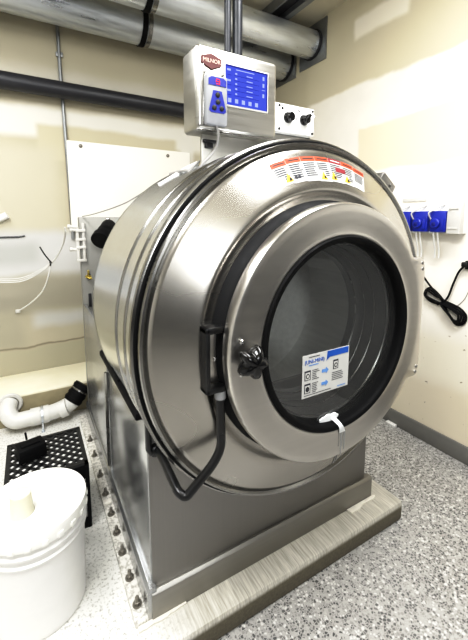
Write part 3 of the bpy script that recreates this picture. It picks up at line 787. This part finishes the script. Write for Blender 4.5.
for (lo, hi, ax) in (((x0, y0, 0), (x1, y0+.006, h-.012), 'x'), ((x0, y1-.006, 0), (x1, y1, h-.012), 'x'), ((x0, y0, 0), (x0+.006, y1, h-.012), 'y'), ((x1-.006, y0, 0), (x1, y1, h-.012), 'y')):
    b = MB()
    if ax == 'x':
        for z0_, z1_ in ((0, .045), (.10, .15), (.215, h-.012)): b.box((lo[0], lo[1], z0_), (hi[0], hi[1], z1_), .001)
        for k in range(6):
            xx = lo[0]+(hi[0]-lo[0]-.012)*k/5; b.box((xx, lo[1]-.002, 0), (xx+.012, hi[1]+.002, h-.012), .001)
    else:
        for z0_, z1_ in ((0, .045), (.10, .15), (.215, h-.012)): b.box((lo[0], lo[1], z0_), (hi[0], hi[1], z1_), .001)
        for k in range(6):
            yy = lo[1]+(hi[1]-lo[1]-.012)*k/5; b.box((lo[0]-.002, yy, 0), (hi[0]+.002, yy+.012, h-.012), .001)
    b.build('crate_wall', M['black_rubber'], cr)
b = MB(); b.box((x0+.012, y0+.012, .008), (x1-.012, y1-.012, h-.0115), .004); b.build('crate_filling', M['white_plastic'], cr, label='pale rubble seen through the lattice')
# concrete seen through lattice is nearer the lattice
bk = MB(); Rz = Matrix.Rotation(.25, 3, 'Z'); bk.box((-.352, .555, h), (-.252, .632, h+.055), .008, rot=Rz); bk.box((-.338, .575, h+.050), (-.270, .612, h+.062), .004, rot=Rz)
bk.tube([(-.315, .628, h+.055), (-.318, .63, h+.085)], .004, 8)
tag(bk.build('foam_block', M['black_rubber']), 'small black rubber block lying on the upturned crate', 'block')

# ------------------------------------------------------------------ pail and cup
BX, BY = -.2923, .2287
pa = thing('plastic_pail', (BX, BY, 0), 'white plastic pail with closed lid in front of the crate', 'pail')
b = MB(); b.lathe([(.0005, .0), (.128, .0), (.1315, .005), (.1325, .02), (.1385, .22), (.1395, .258), (.1455, .260), (.1465, .266), (.1408, .270), (.1412, .285), (.1475, .288), (.1485, .295), (.1420, .300), (.1425, .328), (.140, .334)], (BX, BY), 'z', 80)
b.build('pail_body', M['pail'], pa, sharp=50)
b = MB(); b.lathe([(.1455, .318), (.1495, .318), (.1505, .322), (.1505, .350), (.1485, .3565), (.143, .3585), (.1375, .357), (.134, .3525), (.120, .3515), (.0005, .352)], (BX, BY), 'z', 80)
for k in range(22):
    a = k*2*PI/22; c = (BX+.1505*math.cos(a), BY+.1505*math.sin(a), .328); b.box((c[0]-.003, c[1]-.008, .318), (c[0]+.003, c[1]+.008, .334), .001, rot=Matrix.Rotation(a, 3, 'Z'))
b.build('pail_lid', M['pail_lid'], pa, sharp=40)
cu = MB(); cxx, cyy = -.326, .200
cu.lathe([(.034, .3525), (.0335, .356), (.0305, .366), (.0290, .412), (.0275, .4165), (.0240, .4185), (.0005, .4185), (.0005, .4165), (.0250, .4165), (.0275, .411), (.029, .366), (.0315, .3525)], (cxx, cyy), 'z', 40)
tag(cu.build('plastic_cup', M['cup'], sharp=40), 'small upturned translucent yellowish cup on the pail lid', 'cup')

# ------------------------------------------------------------------ dispenser and cord on the right wall
dp = thing('dispenser_rail', (1.69, .34, 1.16), 'white wall unit with three blue dispenser modules and hanging tubes', 'dispenser')
b = MB(); b.prism([(.05, 1.158), (.62, 1.158), (.62, 1.325), (.15, 1.325), (.05, 1.30)], 'x', 1.672, XR-.001, bevel=.004); b.build('rail_body', M['white_plastic'], dp)
b = MB(); b.prism([(.036, 1.158), (.102, 1.158), (.102, 1.275), (.092, 1.296), (.036, 1.322)], 'x', 1.640, 1.68, bevel=.003)
b.box((1.636, .046, 1.285), (1.642, .094, 1.290)); b.box((1.636, .046, 1.185), (1.642, .096, 1.188)); b.build('end_cap', M['pale_grey'], dp, label='pale grey end cap')
for k, yy in enumerate((.150, .250, .350)):
    b = MB(); b.box((1.640, yy-.044, 1.166), (1.68, yy+.040, 1.278), .005)
    mo = b.build('dispenser_module', M['blue_plastic'], dp, label='blue dispenser module')
    b = MB(); b.lathe([(.026, 1.640), (.026, 1.630), (.022, 1.626), (.0003, 1.626)], (yy+.010, 1.212), 'x', 28); b.box((1.632, yy-.036, 1.178), (1.642, yy-.022, 1.235), .002); b.build('pump_head', M['blue_plastic'], mo)
    b = MB(); b.box((1.622, yy+.002, 1.200), (1.628, yy+.022, 1.218), .002); b.build('pump_button', M['blue_dark'], mo)
    b = MB(); b.tube(smooth_path([(1.64, yy+.036, 1.235), (1.622, yy+.038, 1.268), (1.645, yy+.01, 1.292), (1.668, yy-.02, 1.312)]), .004, 8); b.build('feed_tube', M['pale_grey'], mo)
    b = MB()
    for dy in (.026, .004): b.tube(smooth_path([(1.655, yy+dy, 1.166), (1.68, yy+dy+.005, 1.10), (1.70, yy+dy+.01, 1.06), (1.71, yy+dy+.015, 1.02)]), .0045, 8)
    b.build('hanging_tube', M['white_plastic'], mo)
b = MB(); b.box((XR-.012, .27, 1.338), (XR-.001, .42, 1.358), .003); tag(b.build('cable_raceway', M['pale_grey']), 'short grey strip on the wall above the blue dispensers', 'strip')

r = thing('power_cord', (1.72, .1, .66), 'coiled black power cord hanging on wall below the dispenser', 'cord')
def yz(pts, x=1.722, j=0.0): return [(x+random.uniform(-j, j), a, c) for a, c in pts]
b = MB()
b.tube(smooth_path(yz([(.033, .991), (.060, .955), (.085, .880), (.102, .818), (.126, .779), (.160, .758)], 1.716)), .0055, 8)
b.tube(smooth_path(yz([(.260, .915), (.225, .875), (.186, .835), (.131, .780)], 1.718)), .0055, 8)
for k in range(3):
    o = .008*k
    b.tube(smooth_path(yz([(.126, .779+o), (.165, .822-o), (.205, .845-o*1.3), (.234-o, .830), (.240-o, .800), (.210, .772+o*1.2), (.170, .763+o), (.135, .771)], 1.724-.007*k, .003), closed=True), .0055, 8, closed=True)
for k in range(4):
    o = .010*k
    b.tube(smooth_path(yz([(.136, .783-o*.5), (.085, .774-o*.7), (.036+o*.6, .755-o*.6), (.008+o, .722), (.020+o*.7, .680+o*.5), (.056, .668+o*.8), (.090-o*.5, .705), (.118, .748)], 1.726-.007*k, .003), closed=True), .0055, 8, closed=True)
b.build('cord_coil', M['black_rubber'], r)
b = MB(); b.box((1.700, .015, .985), (1.734, .045, 1.012), .006); b.box((1.71, .000, .975), (1.734, .030, 1.02), .004); b.build('plug', M['black_paint'], r)
b = MB(); b.tube(smooth_path([(1.7345, -.012, .99), (1.7345, .000, .91), (1.7345, .025, .82), (1.7345, .06, .77)]), .0022, 8); tag(b.build('thin_tube', M['wire_grey']), 'thin grey tube hanging behind the coiled black cord', 'tube')

# small white block on the floor by the baseboard
b = MB(); b.box((1.695, .36, ZF), (1.724, .425, ZF+.016), .003); tag(b.build('floor_block', M['white_plastic']), 'small white plastic block on the floor beside baseboard', 'block')

# ------------------------------------------------------------------ tubes and odds at the back left
r = thing('tube_bundle', (-.15, 1.45, .9), 'bundle of white tubes sagging from the washer back panel', 'tubing')
for k in range(3):
    o = .010*k
    b = MB(); b.tube(smooth_path([(-1.3, 1.7757, .985-o), (-.75, 1.60, .905-o), (-.42, 1.56, .878-o), (-.285, 1.52, .888-o), (-.150, 1.46, .968-o*.4), (-.085, 1.36, 1.075), (-.074+.002*k, 1.245, 1.19-.010*k)]), .0036, 8); b.build('tube', M['pale_grey'], r)
b = MB(); b.tube(smooth_path([(-.146, 1.46, .972), (-.165, 1.50, .88), (-.200, 1.58, .78), (-.27, 1.68, .69), (-.345, 1.7750, .625)]), .0042, 8); b.build('tube', M['white_plastic'], r)
b = MB(); b.tube(smooth_path([(-.200, 1.45, 1.072), (-.180, 1.45, 1.03), (-.152, 1.45, .985), (-.138, 1.45, .972)]), .004, 6); b.lathe([(.016, -.154), (.016, -.146)], (1.46, .968), 'x', 12); b.build('cable_tie', M['black_paint'], r, label='black cable tie')
b = MB(); b.box((-.362, 1.768, .612), (-.334, 1.7797, .636), .003); b.build('wall_clip', M['pale_grey'], r)
b = MB(); b.box((-1.32, 1.765, .955), (-1.29, 1.7797, .995), .003); b.build('wall_clip', M['pale_grey'], r)
b = MB(); b.tube([(-.62, 1.776, 1.118), (-.31, 1.776, 1.121), (-.275, 1.774, 1.128)], .0055, 8); tag(b.build('rod', M['black_paint']), 'thin black rod fixed on the back wall above the tubes', 'rod')
b = MB(); b.tube([(-.44, 1.772, 1.222), (-.395, 1.765, 1.245), (-.364, 1.758, 1.262)], [.020, .022, .022], 14); b.tube([(-.44, 1.779, 1.222), (-.44, 1.76, 1.222)], .018, 12)
tag(b.build('nozzle', M['white_plastic'], sharp=40), 'stubby white nozzle on back wall above the black rod', 'nozzle')

# ------------------------------------------------------------------ light, world, camera
def area(loc, sx, sy, e, c=(.985, .992, 1), rot=(0, 0, 0)):
    L = bpy.data.lights.new('area_light', 'AREA'); L.shape = 'RECTANGLE'; L.size = sx; L.size_y = sy; L.energy = e; L.color = c
    o = bpy.data.objects.new('area_light', L); col.objects.link(o); o.location = loc; o.rotation_euler = rot; return o
area((-.95, -.55, 2.69), .5, 1.6, 80)
area((.75, -.75, 2.69), .5, 1.5, 62)
area((-.9, 1.0, 2.38), .9, .5, 14)  # unseen back light hung free below the ceiling, brightens the back wall
area((-.35, YF+.02, 2.05), 1.1, .9, 46, (.96, .98, 1), (PI/2, 0, 0))  # unseen panel light on the front wall, added for the dome highlight
w = bpy.data.worlds.new('room_world'); scene.world = w; w.use_nodes = True
w.node_tree.nodes['Background'].inputs[0].default_value = (.5, .5, .5, 1); w.node_tree.nodes['Background'].inputs[1].default_value = .15

cam = bpy.data.cameras.new('camera'); co = bpy.data.objects.new('camera', cam); col.objects.link(co)
co.location = (-.256, -.9485, 1.2242); co.rotation_euler = (1.4407, 0, -.5223)
cam.sensor_fit = 'VERTICAL'; cam.sensor_height = 24; cam.sensor_width = 24*468/640; cam.lens = 352.92/640*24
cam.shift_x = (234-231.9)/640; cam.shift_y = -(320-267.27)/640; cam.clip_start = .02
scene.camera = co
scene.view_settings.view_transform = 'Standard'
scene.view_settings.exposure = .12
vs = scene.view_settings; vs.use_curve_mapping = True
cm = vs.curve_mapping; cv = cm.curves[3]
cv.points.new(.10, .070); cv.points.new(.35, .33); cv.points.new(.70, .76)
cm.update()
